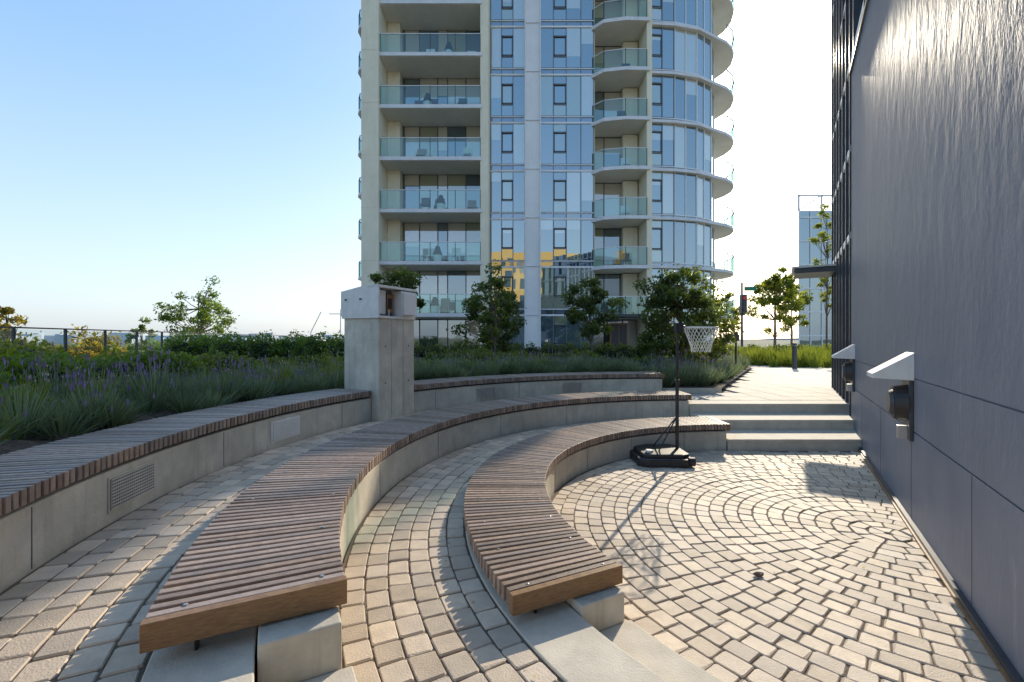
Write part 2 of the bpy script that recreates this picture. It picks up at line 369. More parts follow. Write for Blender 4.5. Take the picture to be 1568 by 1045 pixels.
# ------------------------------------------------------------ pillar with enclosure
e=empty('concrete_pillar_with_equipment_box')
C0=Vector((-1.95,6.69,0)); tt=Vector((.456,.89,0)); dd=Vector((-.89,.456,0))
m=MB(); m.obox(C0+Vector((0,0,.4)),tt*.80,dd*.70,(0,0,1.62),'conc'); 
m.make('pillar_shaft',e,bevel=.01)
m=MB()
for q in (.27,.53): m.obox(C0+Vector((0,0,.5))-dd*.0015+tt*q,tt*.004,dd*.002,(0,0,1.5),'mull')
for zz in (1.05,1.6):
    for q in (.14,.66): m.cyl(C0+tt*q+Vector((0,0,zz))-dd*.002,C0+tt*q+Vector((0,0,zz))+dd*.004,.013,mat='steel',n=10)
m.make('form_joints_and_tie_holes',e)
m=MB(); o=C0+Vector((0,0,2.05))-tt*.03-dd*.02
m.obox(o+Vector((0,0,-.035)),tt*.84,dd*.74,(0,0,.035),'boxgrey')
bv=[o+dd*.22,o+dd*.22+tt*.86,o+dd*.76+tt*.86,o+dd*.76]
m.add([*(b_ for b_ in bv),bv[0]+Vector((0,0,.46)),bv[1]+Vector((0,0,.46)),bv[2]+Vector((0,0,.38)),bv[3]+Vector((0,0,.38))],[(3,2,1,0),(4,5,6,7),(0,1,5,4),(1,2,6,5),(2,3,7,6),(3,0,4,7)],'boxgrey')
m.obox(o,tt*.03,dd*.22,(0,0,.44),'boxgrey')
m.obox(o+Vector((0,0,.42)),tt*.86,dd*.22,(0,0,.035),'boxgrey')
m.obox(o+tt*.50,tt*.36,dd*.22,(0,0,.40),'boxgrey')
m.obox(o+tt*.5+Vector((0,0,.03))-dd*.06,tt*.3,dd*.06,(0,0,.34),'white')
m.obox(o+tt*.06+dd*.10+Vector((0,0,.03)),tt*.20,dd*.02,(0,0,.36),'boxgrey')
m.obox(o+tt*.31+dd*.12+Vector((0,0,.06)),tt*.14,dd*.02,(0,0,.28),'orange')
m.obox(o+tt*.335+dd*.11+Vector((0,0,.12)),tt*.08,dd*.012,(0,0,.16),'black')
m.obox(o+tt*.03+dd*.2,tt*.47,dd*.015,(0,0,.42),'mull')
for q in (.30,.60):
    m.obox(o-tt*.008+dd*q+Vector((0,0,.22)),tt*.01,dd*.09,(0,0,.06),'white')
    m.obox(o-tt*.012+dd*(q+.02)+Vector((0,0,.235)),tt*.006,dd*.05,(0,0,.03),'dframe')
m.make('equipment_box',e,bevel=.006)
m=MB(); m.cyl(o+tt*.3+dd*.1+Vector((0,0,.0)),o+tt*.3+dd*.1+Vector((0,0,-.03)),.03); m.cyl(o+tt*.28+dd*.06+Vector((0,0,0)),o+tt*.28+dd*.06+Vector((0,0,.1)),.012,mat='galv'); m.make('conduit',e)
# ------------------------------------------------------------ basketball hoop
e=empty('portable_basketball_hoop')
bx,by=2.33,6.45
m=MB()
poly=[(-.62,-.32),(-.50,-.40),(.0,-.42),(.12,-.36),(.12,.30),(.02,.36),(-.5,.36),(-.62,.28)]
m.prism([(bx+px-.02,by+py) for px,py in poly],.015,.11,'black')
m.prism([(bx+px*.86-.04,by+py*.82) for px,py in poly],.11,.16,'black')
m.make('base_tank',e,bevel=.02)
m=MB()
m.cyl((bx+.02,by-.36,.07),(bx+.1,by-.36,.07),.06,n=14,mat='black'); m.cyl((bx+.02,by+.30,.07),(bx+.1,by+.30,.07),.06,n=14,mat='black')
m.cyl((bx-.45,by-.2,.16),(bx-.45,by-.2,.19),.05,n=12,mat='boxgrey')
m.make('wheels_and_cap',e)
m=MB()
m.cyl((bx,by,.12),(bx,by,1.1),.024,.024,12,'steel'); m.cyl((bx,by,1.1),(bx,by,1.93),.020,.020,12,'steel')
m.cyl((bx-.3,by-.12,.15),(bx,by,.62),.010,.010,8,'steel'); m.cyl((bx-.3,by+.15,.15),(bx,by,.62),.010,.010,8,'steel')
m.cyl((bx,by,1.09),(bx,by,1.13),.032,.032,12,'black')
m.box(bx-.03,bx+.07,by-.05,by+.05,1.80,1.93,'steel')
m.cyl((bx+.05,by,1.90),(bx+.11,by,1.88),.012,mat='steel'); m.make('pole_and_struts',e)
m=MB(); rc=Vector((bx+.335,by,1.87)); rr=.225; nn=36
for i in range(nn):
    a=2*math.pi*i/nn;b2=2*math.pi*(i+1)/nn
    m.cyl(rc+Vector((rr*math.cos(a),rr*math.sin(a),0)),rc+Vector((rr*math.cos(b2),rr*math.sin(b2),0)),.009,mat='white',n=6,cap=False)
m.make('rim',e)
m=MB(); kN=12
lev=[(0,rr),(.09,.20),(.18,.165),(.27,.135),(.35,.125)]
for li in range(4):
    for i in range(kN):
        for sg in (1,-1):
            a=2*math.pi*(i+.5*(li%2))/kN; b2=a+sg*math.pi/kN
            z0,r0=lev[li];z1,r1=lev[li+1]
            m.cyl(rc+Vector((r0*math.cos(a),r0*math.sin(a),-z0)),rc+Vector((r1*math.cos(b2),r1*math.sin(b2),-z1)),.0045,mat='net',n=4,cap=False)
m.make('net',e)
bm=bmesh.new(); bmesh.ops.create_icosphere(bm,subdivisions=2,radius=1)
for v in bm.verts: v.co=Vector((v.co.x*.035,v.co.y*.022,v.co.z*.018))*random.uniform(.7,1.2)
me=bpy.data.meshes.new('debris_lump'); bm.to_mesh(me); bm.free(); me.materials.append(M['bark']); ob=bpy.data.objects.new('small_dark_debris',me); ob.location=(1.77,3.28,.016); scene.collection.objects.link(ob)  # small dark lump of debris lying on the court
# ------------------------------------------------------------ right building (charcoal wall)
e=empty('charcoal_building')
t=Vector((.5145,.8575,0)); nn_=Vector((-.8575,.5145,0)); P0=Vector((1.15,0,0))
def W(s,o,z): return P0+t*s+nn_*o+Vector((0,0,z))
def wb(mb,s0,s1,o0,o1,z0,z1,mat,tone=None): mb.obox(W(s0,o0,z0),t*(s1-s0),nn_*(o1-o0),(0,0,z1-z0),mat,tone)
m=MB()
for (z0,z1) in ((-.1,.86),(.872,1.34),(1.352,6.4)): wb(m,-5,9.45,-.3,0,z0,z1,'wall')
wb(m,-5,9.45,-.3,-.012,-.1,6.39,'wall')
m.make('painted_wall',e)
m=MB()
for s in (1.9,3.3,4.9,6.5,8.1): wb(m,s,s+.006,-.001,.002,.0,.86,'dframe')
wb(m,-5,8.16,.0,.035,.0,.05,'dframe'); wb(m,-5,8.16,.035,.05,.0,.02,'woodend')
wb(m,-5,9.47,-.32,.03,6.402,6.46,'dframe')
m.make('wall_trim',e)
HB=10.3
m=MB()
wb(m,4,13.2,-6,-.14,6.47,HB,'facade',.1); wb(m,9.47,13.2,-6,-.14,-.2,6.45,'facade',.1); wb(m,-5,3.9,-6,-.35,-.2,6.3,'dframe')
m.make('glass_facade',e)
m=MB()
s=9.5
while s<13.25: wb(m,s,s+.06,-.14,.02,.2,HB,'dframe'); s+=.62
s=4
while s<9.4: wb(m,s,s+.06,-.14,.02,6.47,HB,'dframe'); s+=1.24
z=3.5
while z<HB: 
    wb(m,(9.5 if z<6.47 else 4),13.2,-.14,.005,z,z+.12,'frame'); z+=1.55
m.make('facade_mullions',e)
m=MB(); wb(m,12.3,13.5,-.1,.82,3.28,3.40,'dframe'); wb(m,12.25,13.55,-.05,.87,3.40,3.44,'galv'); m.make('entrance_canopy',e)
for s0 in (4.78,8.9):
    x=MB(); wd=.34; zb=1.58 if s0<6 else 1.62
    a_=[W(s0,.0,zb),W(s0,.30,zb-.20),W(s0,.30,zb-.24),W(s0,0,zb-.25)]
    vs=a_+[p+t*wd for p in a_]
    x.add(vs,[(0,1,2,3),(7,6,5,4),(0,4,5,1),(1,5,6,2),(2,6,7,3),(3,7,4,0)],'boxgrey')
    ee=empty('wall_lamp')
    x.make('lamp_hood',ee,bevel=.004)
    y_=MB()
    y_.obox(W(s0+.02,.002,zb-.80),t*(wd-.04),nn_*.03,(0,0,.55),'dframe')
    cc=W(s0+wd/2,.03,zb-.47); y_.cyl(cc,cc+nn_*.10,.17,.15,24,'black'); y_.cyl(cc+nn_*.10,cc+nn_*.13,.12,.10,24,'dframe')
    y_.obox(W(s0+.1,.03,zb-.80),t*.08,nn_*.07,(0,0,.12),'galv')
    y_.make('lamp_body',ee,bevel=.004)
# ------------------------------------------------------------ tower
tw=empty('residential_tower')
Z0=3.15; FH=2.88; NF=14
glass=MB(); fr=MB(); sl=MB(); pier=MB(); rg=MB(); rl=MB(); furn=MB()
def wpanel(p0,p1,z0,z1,cols,op=(),gm='win',spand=.36,fm='frame',thick=.05,vm='mull'):
    p0=Vector((*p0,0));p1=Vector((*p1,0)); L=(p1-p0).length; T=(p1-p0)/L; Nn=Vector((T.y,-T.x,0))
    tot=sum(cols); a=0
    def bx_(s0,s1,za,zb,pr=.05,m_=None): fr.obox(p0+T*s0+Vector((0,0,za)),T*(s1-s0),Nn*pr,(0,0,zb-za),m_ or fm)
    def pane(s0,s1,za,zb,mt):
        j=[random.uniform(-.006,.006) for _ in range(3)]
        q=[p0+T*s0+Nn*j[0]+Vector((0,0,za)),p0+T*s1+Nn*j[1]+Vector((0,0,za)),p0+T*s1+Nn*j[2]+Vector((0,0,zb)),p0+T*s0+Nn*(j[0]+j[2]-j[1])+Vector((0,0,zb))]
        tn=random.random()
        if mt=='windark' and tn<.72 and random.random()<.35: tn=.8
        glass.add(q,[(0,1,2,3)],mt,tn)
        if mt!='spandrel' and zb-za>1.2 and random.random()<.3:
            hb_=random.choice((.25,.4,.55,.7))*(zb-za)
            glass.add([q[0]+(q[3]-q[0])*(1-hb_/(zb-za))+Nn*.004,q[1]+(q[2]-q[1])*(1-hb_/(zb-za))+Nn*.004,q[2]+Nn*.004,q[3]+Nn*.004],[(0,1,2,3)],mt,.80)
    if spand: 
        bx_(0,L,z0-.05,z0+.05,.06); bx_(0,L,z0+spand-.025,z0+spand+.03,.055)
        bx_(0,L,z0+spand+.032,z0+spand+.06,.057,'dframe') if vm=='mull' else None  # dark strip drawn in as a shadow line above the white spandrel band
    for i,c in enumerate(cols):
        s0=a*L/tot; a+=c; s1=a*L/tot
        if spand: pane(s0,s1,z0,z0+spand,'spandrel')
        zb=z0+spand
        if i in op:
            zc=zb+(z1-zb)*.30; zd=zb+(z1-zb)*.78
            pane(s0,s1,zb,zc,gm);pane(s0,s1,zc,zd,gm);pane(s0,s1,zd,z1,gm)
            bx_(s0,s1,zc-.03,zc+.03,.052,'mull');bx_(s0,s1,zd-.03,zd+.03,.052,'mull')
            for q in (s0+thick*.5,s1-thick*.5-.05): fr.obox(p0+T*q+Vector((0,0,zc)),T*.05,Nn*.07,(0,0,zd-zc),'dframe')
            fr.obox(p0+T*s0+Vector((0,0,zd-.08)),T*(s1-s0),Nn*.07,(0,0,.05),'dframe'); fr.obox(p0+T*s0+Vector((0,0,zc+.03)),T*(s1-s0),Nn*.07,(0,0,.05),'dframe')
        else: pane(s0,s1,zb,z1,gm)
        if i>0: bx_(s0-thick/2,s0+thick/2,z0,z1,.05,vm)
    bx_(-.0,thick*.6,z0,z1,.05,vm); bx_(L-thick*.6,L,z0,z1,.05,vm)
def rail(pts,z,h=1.05):
    for (a,b_) in zip(pts[:-1],pts[1:]):
        a=Vector((*a,z));b_=Vector((*b_,z)); L=(b_-a).length; T=(b_-a)/L; Nn=Vector((T.y,-T.x,0))
        rg.add([a+Vector((0,0,.06)),b_+Vector((0,0,.06)),b_+Vector((0,0,h-.02)),a+Vector((0,0,h-.02))],[(0,1,2,3)],'glassrail')
        rl.obox(a+Vector((0,0,h-.02))-Nn*.02,T*L,Nn*.05,(0,0,.04),'slab')
        n=max(1,int(round(L/1.35)))
        for i in range(n+1):
            rl.obox(a+T*(L*i/n-.015)+Vector((0,0,0)),T*.03,Nn*.04,(0,0,h),'dframe')
def chair(x,y,z,c):
    furn.box(x,x+.5,y,y+.5,z+.38,z+.44,c); furn.box(x,x+.5,y+.44,y+.5,z+.44,z+.9,c)
    for dx in (0,.46):
        for dy in (0,.46): furn.box(x+dx,x+dx+.04,y+dy,y+dy+.04,z,z+.38,c)
curve=[(8.2,27.2),(9.7,27.35),(11.2,27.75),(12.4,28.5),(13.1,29.7),(13.35,31.2),(13.3,33),(13.0,36)]
slabcurve=[(8.2,27.0),(9.7,27.12),(11.3,27.5),(12.5,28.2),(13.5,28.75),(14.15,29.35),(14.6,30.1),(14.85,31.0),(14.8,31.9),(14.5,32.7),(13.9,33.6),(13.2,34.4),(12.4,35)]
for kf in range(-1,NF):
    z=Z0+FH*kf; z1=z+FH
    if kf>=0:
        sl.box(-7.38,-1.66,25.2,27.45,z-.20,z,'slab'); sl.box(-7.3,-1.72,25.3,27.4,z-.222,z-.202,'soffit')
        rail([(-7.3,25.28),(-1.75,25.28)],z)
        pier.box(-7.28,-6.55,26.7,27.38,z+.0,z1-.23,'tower_cream')
    wpanel((-7.3,27.38),(-1.75,27.38),z,z1-.25,[1,1.1,1.3,.7,1.3,1.2],op=(),gm='windark',spand=.08,fm='dframe',vm='dframe')
    for _ in range(4):
        if kf>=0 and random.random()<.8: chair(random.uniform(-6.2,-2.5),random.uniform(25.7,26.3),z,random.choice(['white','dframe','wood','dframe']))
    if kf>=0 and random.random()<.7:
        x=random.uniform(-6,-3); furn.cyl((x,25.9,z),(x,25.9,z+.45),.2,.25,10,'boxgrey'); furn.cyl((x,25.9,z+.45),(x,25.9,z+.95),.28,.1,7,'core')
    sl.prism([(-10.75,31.9),(-10.5,31.4),(-8.2,30.9),(-8.2,34),(-10.75,34)],z-.18,z,'slab') if kf>=0 else None
    if kf>=0: rail([(-8.3,30.98),(-10.45,31.45),(-10.68,31.95),(-10.7,33.9)][::-1],z)
    wpanel((-10.3,32.9),(-8.2,32.5),z,z1-.2,[1,1],gm='windark',spand=.1,fm='frame',vm='frame')
    wpanel((-1.28,27.42),(.78,27.42),z,z1,[.68,.72,.75],op=(1,))
    wpanel((1.66,27.42),(4.9,27.42),z,z1,[.8,.75,.85,.75],op=(1,))
    wpanel((4.9,28.9),(7.9,28.9),z,z1-.25,[1,1.3,1],gm='windark',spand=.08,fm='dframe',vm='dframe')
    if kf>=0:
        slp=[(4.75,27.42),(5.35,26.75),(6.6,26.5),(8.02,26.55),(8.02,28.9),(4.92,28.9),(4.92,27.5)]
        sl.prism(slp,z-.20,z,'slab',bottom='soffit')
        rail([(4.85,27.42),(5.4,26.82),(6.6,26.58),(7.85,26.62)],z)
        if random.random()<.7: chair(random.uniform(5.6,7),27.3,z,random.choice(['white','dframe']))
        pier.box(4.86,4.98,27.5,28.88,z+.002,z1-.25,'tower_cream'); pier.box(6.9,7.8,28.4,28.86,z+.002,z1-.25,'tower_cream')
    for i in range(len(curve)-1):
        wpanel(curve[i],curve[i+1],z,z1,[.7,.7] if i<3 else [1],op=((0,) if i==0 else ()),spand=.22,vm='frame' if i>0 else 'mull')
    if kf>=0:
        sl.prism(slabcurve+[(8.2,35)],z-.11,z+.055,'slab',bottom='soffit')
        rail(slabcurve[4:-1],z+.055)
pier.box(-8.25,-7.3,25.0,31.5,-.2,Z0+FH*NF,'tower_cream')
pier.box(-1.75,-1.3,25.25,27.6,-.2,Z0+FH*NF,'tower_cream')
pier.box(.80,1.64,27.05,27.6,-.2,Z0+FH*NF,'tower_white')
pier.box(.74,.80,26.95,27.6,-.2,Z0+FH*NF,'white'); pier.box(1.64,1.70,26.95,27.6,-.2,Z0+FH*NF,'white')
pier.box(7.88,8.18,26.7,29.0,-.2,Z0+FH*NF,'tower_cream')
for kf in range(0,NF): pier.box(.80,1.64,27.0,27.05,Z0+FH*kf-.02,Z0+FH*kf+.02,'slab'); pier.box(-8.26,-7.3,24.99,25,Z0+FH*kf-.01,Z0+FH*kf+.01,'soffit')
core=MB(); core.prism([(-8.2,31),(-8.2,27.6),(4.85,27.6),(4.95,29.1),(8.3,29.1),(9.6,27.9),(11.2,28.2),(12.2,28.9),(12.9,30),(13.1,31.2),(12.8,36),(-10.2,36),(-10.2,33.3)],-.2,Z0+FH*NF+.3,'dframe')
core.make('tower_core',tw)
pier.box(5.2,7.4,25.2,26.9,2.95,3.10,'dframe'); pier.box(6.0,7.1,28.0,28.05,.47,2.7,'orange'); pier.box(6.1,6.5,27.96,28.0,.6,2.6,'dframe'); pier.box(6.6,7.0,27.96,28.0,.6,2.6,'dframe')
for nm,mb in (('window_panes',glass),('window_frames',fr),('floor_slabs',sl),('piers',pier),('balcony_glass',rg),('balcony_rails',rl),('balcony_furniture',furn)): mb.make(nm,tw)
# ------------------------------------------------------------ distant buildings
e=empty('glass_office_building'); m=MB(); f=MB()
X0,X1,Y0,Y1,ZT=37.6,62,60,80,18.6
m.prism([(X0,Y0),(X1,Y0),(75,Y1),(52,Y1)],-3.5,ZT,'win',.2); m.make('glass_volume',e)
x=X0
while x<=X1: f.box(x,x+.12,Y0-.12,Y0-.01,-3.5,ZT,'frame'); x+=1.5
z=-1
while z<ZT: f.box(X0,X1,Y0-.14,Y0-.01,z,z+.18,'frame'); z+=3.1
for x in np.arange(X0,X1,3): f.box(x,x+.2,Y0,Y0+.2,ZT,ZT+2,'frame')
for i in range(4): f.cyl((X0+i*3,Y0+.1,ZT),(X0+3+i*3,Y0+.1,ZT+2),.08,mat='frame'); 
f.box(X0,X1,Y0,Y0+.25,ZT+1.9,ZT+2.1,'frame'); f.make('curtain_wall_frames',e)
e=empty('ochre_building'); m=MB(); m.box(-4,15,-46,-31,-3.5,18,'yellow'); m.make('walls',e)
m=MB()
for i in range(9):
    for j in range(6): m.box(-3.2+i*2.05,-3.2+i*2.05+1.2,-31.05+.06,-30.94,-.5+j*3,1.3+j*3,'win')
m.make('windows',e)
m=MB()
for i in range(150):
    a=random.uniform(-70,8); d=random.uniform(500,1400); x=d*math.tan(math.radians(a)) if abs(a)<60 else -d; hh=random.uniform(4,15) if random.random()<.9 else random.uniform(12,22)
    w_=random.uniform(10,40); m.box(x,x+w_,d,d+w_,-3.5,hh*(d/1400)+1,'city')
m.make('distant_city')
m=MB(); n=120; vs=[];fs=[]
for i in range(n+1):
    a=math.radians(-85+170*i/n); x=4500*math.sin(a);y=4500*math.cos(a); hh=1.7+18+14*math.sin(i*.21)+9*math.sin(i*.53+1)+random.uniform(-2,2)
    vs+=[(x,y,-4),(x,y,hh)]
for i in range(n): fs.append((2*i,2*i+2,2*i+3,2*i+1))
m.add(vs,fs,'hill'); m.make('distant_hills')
e=empty('tower_crane'); m=MB()
q=Vector((-150,400,0)); m.cyl(q+Vector((0,0,-3)),q+Vector((0,0,24)),.5,mat='boxgrey'); m.cyl(q+Vector((-10,0,24)),q+Vector((26,0,24)),.4,mat='boxgrey'); m.cyl(q+Vector((0,0,24)),q+Vector((0,0,28)),.4,mat='boxgrey'); m.cyl(q+Vector((0,0,28)),q+Vector((20,0,24)),.15,mat='boxgrey')
m.cyl(q+Vector((-26,0,-3)),q+Vector((-26,0,8)),.5,mat='boxgrey'); m.cyl(q+Vector((-26,0,8)),q+Vector((-17,0,26)),.4,mat='boxgrey'); m.make('crane_lattice',e)
# ------------------------------------------------------------ planting bed soil
FX=lambda y:-10.6-.234*y
def rmax(a):
    ca,sa=math.cos(math.radians(a)),math.sin(math.radians(a)); best=19.0/max(sa,1e-3) if sa>0 else 1e9
    den=ca+.234*sa
    if den<0: best=min(best,(-10.7-.234*CY-CX)/den)
    return best if best<60 else 60
vs=[];fs=[];angs=np.linspace(90,240,151); nr=14
for a in angs:
    rm_=rmax(a)
    for j in range(nr+1):
        r_=6.34+(rm_-6.34)*(j/nr)**1.3; q=P(r_,a); bump_=0 if j in(0,nr) else random.uniform(-.03,.06); vs.append((q.x,q.y,(.80 if j<2 else .92)+bump_))
    q=P(rm_,a); vs.append((q.x,q.y,-3.5))
nn2=nr+2
for i in range(len(angs)-1):
    for j in range(nr+1): fs.append((i*nn2+j,i*nn2+j+1,(i+1)*nn2+j+1,(i+1)*nn2+j))
m=MB(); m.add(vs,fs,'soil'); m.add([(3.3,10.35,.60),(4.75,10.35,.60),(10.0,18.95,.60),(10,23,.6),(3.3,23,.60)],[(0,1,2,3,4)],'soil')
m.add([(3.3,10.35,.60),(4.75,10.35,.60),(4.75,10.35,.4),(3.3,10.35,.4)],[(0,1,2,3)],'conc'); m.make('planting_bed_soil')
m=MB(); m.arc((CX,CY),6.34,6.66,90,222,.4,.86,'conc',100); m.make('planter_edge_wall')
# ------------------------------------------------------------ fence
e=empty('glass_panel_fence'); m=MB(); gl=MB(); yk=12.1-1.85*8; pts=[]
for i in range(24): pts.append((FX(yk)+.1,yk)); yk+=1.87
for i,(x,y) in enumerate(pts):
    m.box(x-.03,x+.03,y-.03,y+.03,.8,2.02,'dframe')
    if i: 
        a=Vector((*pts[i-1],0)); b_=Vector((x,y,0)); T=(b_-a); L=T.length
        m.obox(a+Vector((-.025,0,2.0)),T,(.05,0,0),(0,0,.04),'dframe'); m.obox(a+Vector((-.02,0,1.0)),T,(.04,0,0),(0,0,.04),'dframe')
        gl.add([a+Vector((0,0,1.04)),b_+Vector((0,0,1.04)),b_+Vector((0,0,1.98)),a+Vector((0,0,1.98))],[(0,1,2,3)],'fenceglass')
m.make('fence_posts_and_rails',e); gl.make('fence_glass_panels',e)
# ------------------------------------------------------------ vegetation
def tree(name,x,y,z0,ztop,zc,rad,nclump=45,per=170,leaf=.09,mat='leaf_dark',seed=1,trunk=.07,cl=.34,lean=0):
    r=np.random.default_rng(seed); random.seed(seed)
    cz=(ztop+zc)/2; hz=(ztop-zc)/2
    C=[]
    while len(C)<nclump:
        p=r.uniform(-1,1,3); d=np.linalg.norm(p)
        if d>1 or (d<.35 and r.random()<.6): continue
        p=p*(1+.25*r.normal()*(r.random()<.3))
        taper=1-.45*max(0,p[2])
        C.append((x+p[0]*rad*taper+lean*p[2],y+p[1]*rad*taper,cz+p[2]*hz))
    C=np.array(C); 
    mb=MB(); segs=5; prev=Vector((x,y,z0)); 
    tp=[prev]
    for i in range(1,segs+1):
        tp.append(Vector((x+random.uniform(-.05,.05)*rad+lean*i/segs*.5,y+random.uniform(-.05,.05)*rad,z0+(ztop-.25*hz-z0)*i/segs)))
    for i in range(segs): mb.cyl(tp[i],tp[i+1],trunk*(1-.16*i),trunk*(1-.16*(i+1)),8,'bark',cap=False)
    for c in C:
        zb=max(z0+.2*(ztop-z0),c[2]-.6*hz*random.random()-.2); k_=min(segs-1,max(0,int((zb-z0)/(tp[-1].z-z0)*segs))); a=tp[k_].lerp(tp[k_+1],.5)
        mid=a.lerp(Vector(c),.5)+Vector((0,0,-.04*rad)); mb.cyl(a,mid,trunk*.32,trunk*.2,5,'bark',cap=False); mb.cyl(mid,Vector(c),trunk*.2,trunk*.06,5,'bark',cap=False)
    cr_=cl*rad*r.uniform(.5,1.25,len(C)); tone_c=r.uniform(0,1,len(C))
    n=per; idx=np.repeat(np.arange(len(C)),n)
    off=r.normal(size=(len(idx),3)); off/=np.linalg.norm(off,axis=1)[:,None]; off*= (r.uniform(0,1,len(idx))**.45*np.where(r.random(len(idx))<.12,1.5,1))[:,None]
    pos=C[idx]+off*cr_[idx][:,None]*np.array([1,1,.75])
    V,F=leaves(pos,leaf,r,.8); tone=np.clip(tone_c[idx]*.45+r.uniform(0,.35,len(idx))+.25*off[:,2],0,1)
    e=empty(name); mb.make('trunk_and_limbs',e); npmesh('crown_leaves',V,F,np.zeros(len(F)),np.repeat(tone,4),[mat],e)
    return e
def shrubs(name,blobs,leaf=.05,dens=900,mat='leaf_mid',seed=3,core=True):
    r=np.random.default_rng(seed); Vs=[];Ts=[]; e=empty(name); cm=MB()
    for (x,y,z,rx,ry,rz) in blobs:
        n=int(dens*(rx*ry+rx*rz+ry*rz)/3*4)
        d=r.normal(size=(n,3)); d[:,2]=np.abs(d[:,2])*1.0-.15; d/=np.linalg.norm(d,axis=1)[:,None]
        ph=r.uniform(0,6,6)
        lump=1+.10*np.sin(d[:,0]*5+ph[0])*np.sin(d[:,1]*6+ph[1])+.08*np.sin(d[:,2]*9+ph[2]+d[:,0]*7)+.05*np.sin(d[:,1]*17+ph[3])
        rad=lump*(1-.28*r.uniform(0,1,n)**1.6)+ (r.random(n)<.06)*r.uniform(0,.18,n)
        Vs.append(np.array([x,y,z])+d*rad[:,None]*np.array([rx,ry,rz]))
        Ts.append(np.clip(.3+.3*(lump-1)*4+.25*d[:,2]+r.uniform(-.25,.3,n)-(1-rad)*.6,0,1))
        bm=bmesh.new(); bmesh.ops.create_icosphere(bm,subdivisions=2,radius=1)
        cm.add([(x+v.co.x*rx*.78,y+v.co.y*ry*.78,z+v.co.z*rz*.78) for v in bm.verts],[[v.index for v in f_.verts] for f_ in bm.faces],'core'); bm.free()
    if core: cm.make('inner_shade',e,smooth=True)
    C=np.concatenate(Vs); T=np.concatenate(Ts); V,F=leaves(C,leaf,r,.6)
    npmesh('leaves',V,F,np.zeros(len(F)),np.repeat(T,4),[mat],e)
def tufts(name,B,nb,h,spread,w,mats,seed=5,fl=.12,flh=.07,parent=None,hasp=.5):
    r=np.random.default_rng(seed); n=len(B); idx=np.repeat(np.arange(n),nb); m_=len(idx)
    hs=h*r.uniform(.6,1.25,n)[idx]*r.uniform(.5,1.1,m_); az=r.uniform(0,2*np.pi,m_); sp=spread*r.uniform(0,1,m_)**.7
    base=B[idx]+np.stack([np.cos(az)*sp*.3,np.sin(az)*sp*.3,np.zeros(m_)],1)
    dr=np.stack([np.cos(az),np.sin(az),np.zeros(m_)],1)
    hasf=(r.random(n)<hasp)[idx]; flower=(r.random(m_)<fl)&hasf
    hs=np.where(flower,hs*1.25+.06,hs)
    tip=base+dr*sp[:,None]+np.stack([np.zeros(m_)]*2+[hs*(1-.35*(sp/spread)**2)],1)
    mid=(base+tip)/2+np.array([0,0,1])*hs[:,None]*.08
    wv=np.stack([r.normal(size=m_),r.normal(size=m_),np.zeros(m_)],1); wv/=np.linalg.norm(wv,axis=1)[:,None]; wv*=w
    V=np.stack([base-wv,base+wv,mid+wv*.9,mid-wv*.9,tip+wv*.25,tip-wv*.25],1).reshape(-1,3)
    k_=np.arange(m_)*6
    F=np.concatenate([np.stack([k_,k_+1,k_+2,k_+3],1),np.stack([k_+3,k_+2,k_+4,k_+5],1)]); mi=np.zeros(len(F))
    tt_=np.clip(r.uniform(0,1,n)[idx]*.6+r.uniform(0,.45,m_),0,1); tone=np.repeat(tt_,6)
    if fl>0:
        s=np.where(flower)[0]; q=tip[s]; ww=wv[s]/w*.009; up=np.array([0,0,1])*flh
        V2=np.stack([q-up*.2,q+ww+up*.4,q+up,q-ww+up*.4],1).reshape(-1,3); F2=np.arange(len(s)*4).reshape(-1,4)+len(V)
        V=np.concatenate([V,V2]); F=np.concatenate([F,F2]); mi=np.concatenate([mi,np.ones(len(F2))]); tone=np.concatenate([tone,np.repeat(r.uniform(0,1,len(s)),4)])
    return npmesh(name,V,F,mi,tone,mats,parent)
def polar(n,r0,r1,a0,a1,z,rg_):
    r_=np.sqrt(rg_.uniform(r0**2,r1**2,n)); a=np.radians(rg_.uniform(a0,a1,n)); return np.stack([CX+r_*np.cos(a),CY+r_*np.sin(a),np.full(n,z)],1)
B=polar(600,6.9,8.7,92,215,.86,rng)
B=B[~((np.abs(B[:,0]+2.1)<.6)&(np.abs(B[:,1]-7.2)<.55))]
tufts('lavender_bed',B,150,.36,.24,.006,['lav','lavfl'],fl=.045,hasp=.35)
B=polar(34,7.3,8.7,168,210,.88,rng); tufts('purple_sage_bed',B,50,.42,.2,.006,['lav','lavfl'],fl=.5,seed=9,hasp=.8)
B=polar(110,7.0,8.7,100,212,.86,rng); tufts('dry_seedhead_perennials',B,50,.42,.2,.005,['grassblade','seed'],fl=.15,flh=.03,seed=19,hasp=.6)
def hb(n,r0,r1,a0,a1,z,rx,rz,seed):
    g_=np.random.default_rng(seed); out=[]
    for q in polar(n,r0,r1,a0,a1,z,g_): k_=g_.uniform(.8,1.2); out.append((q[0],q[1],z,rx*k_,rx*k_,rz*g_.uniform(.85,1.15)))
    return out
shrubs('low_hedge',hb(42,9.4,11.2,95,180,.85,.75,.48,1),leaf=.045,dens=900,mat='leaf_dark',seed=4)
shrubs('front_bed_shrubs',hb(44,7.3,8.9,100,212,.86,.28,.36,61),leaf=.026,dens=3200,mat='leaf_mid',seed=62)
shrubs('evergreen_hedge',[(-10.5+i*.85,14.6+.25*math.sin(i*2),.9,.75,.7,.95+.12*math.sin(i*3.1)) for i in range(8)]+[(-7.6+i*.9,15.5,.9,.7,.6,.75) for i in range(5)],leaf=.05,dens=1000,mat='leaf_mid',seed=6)
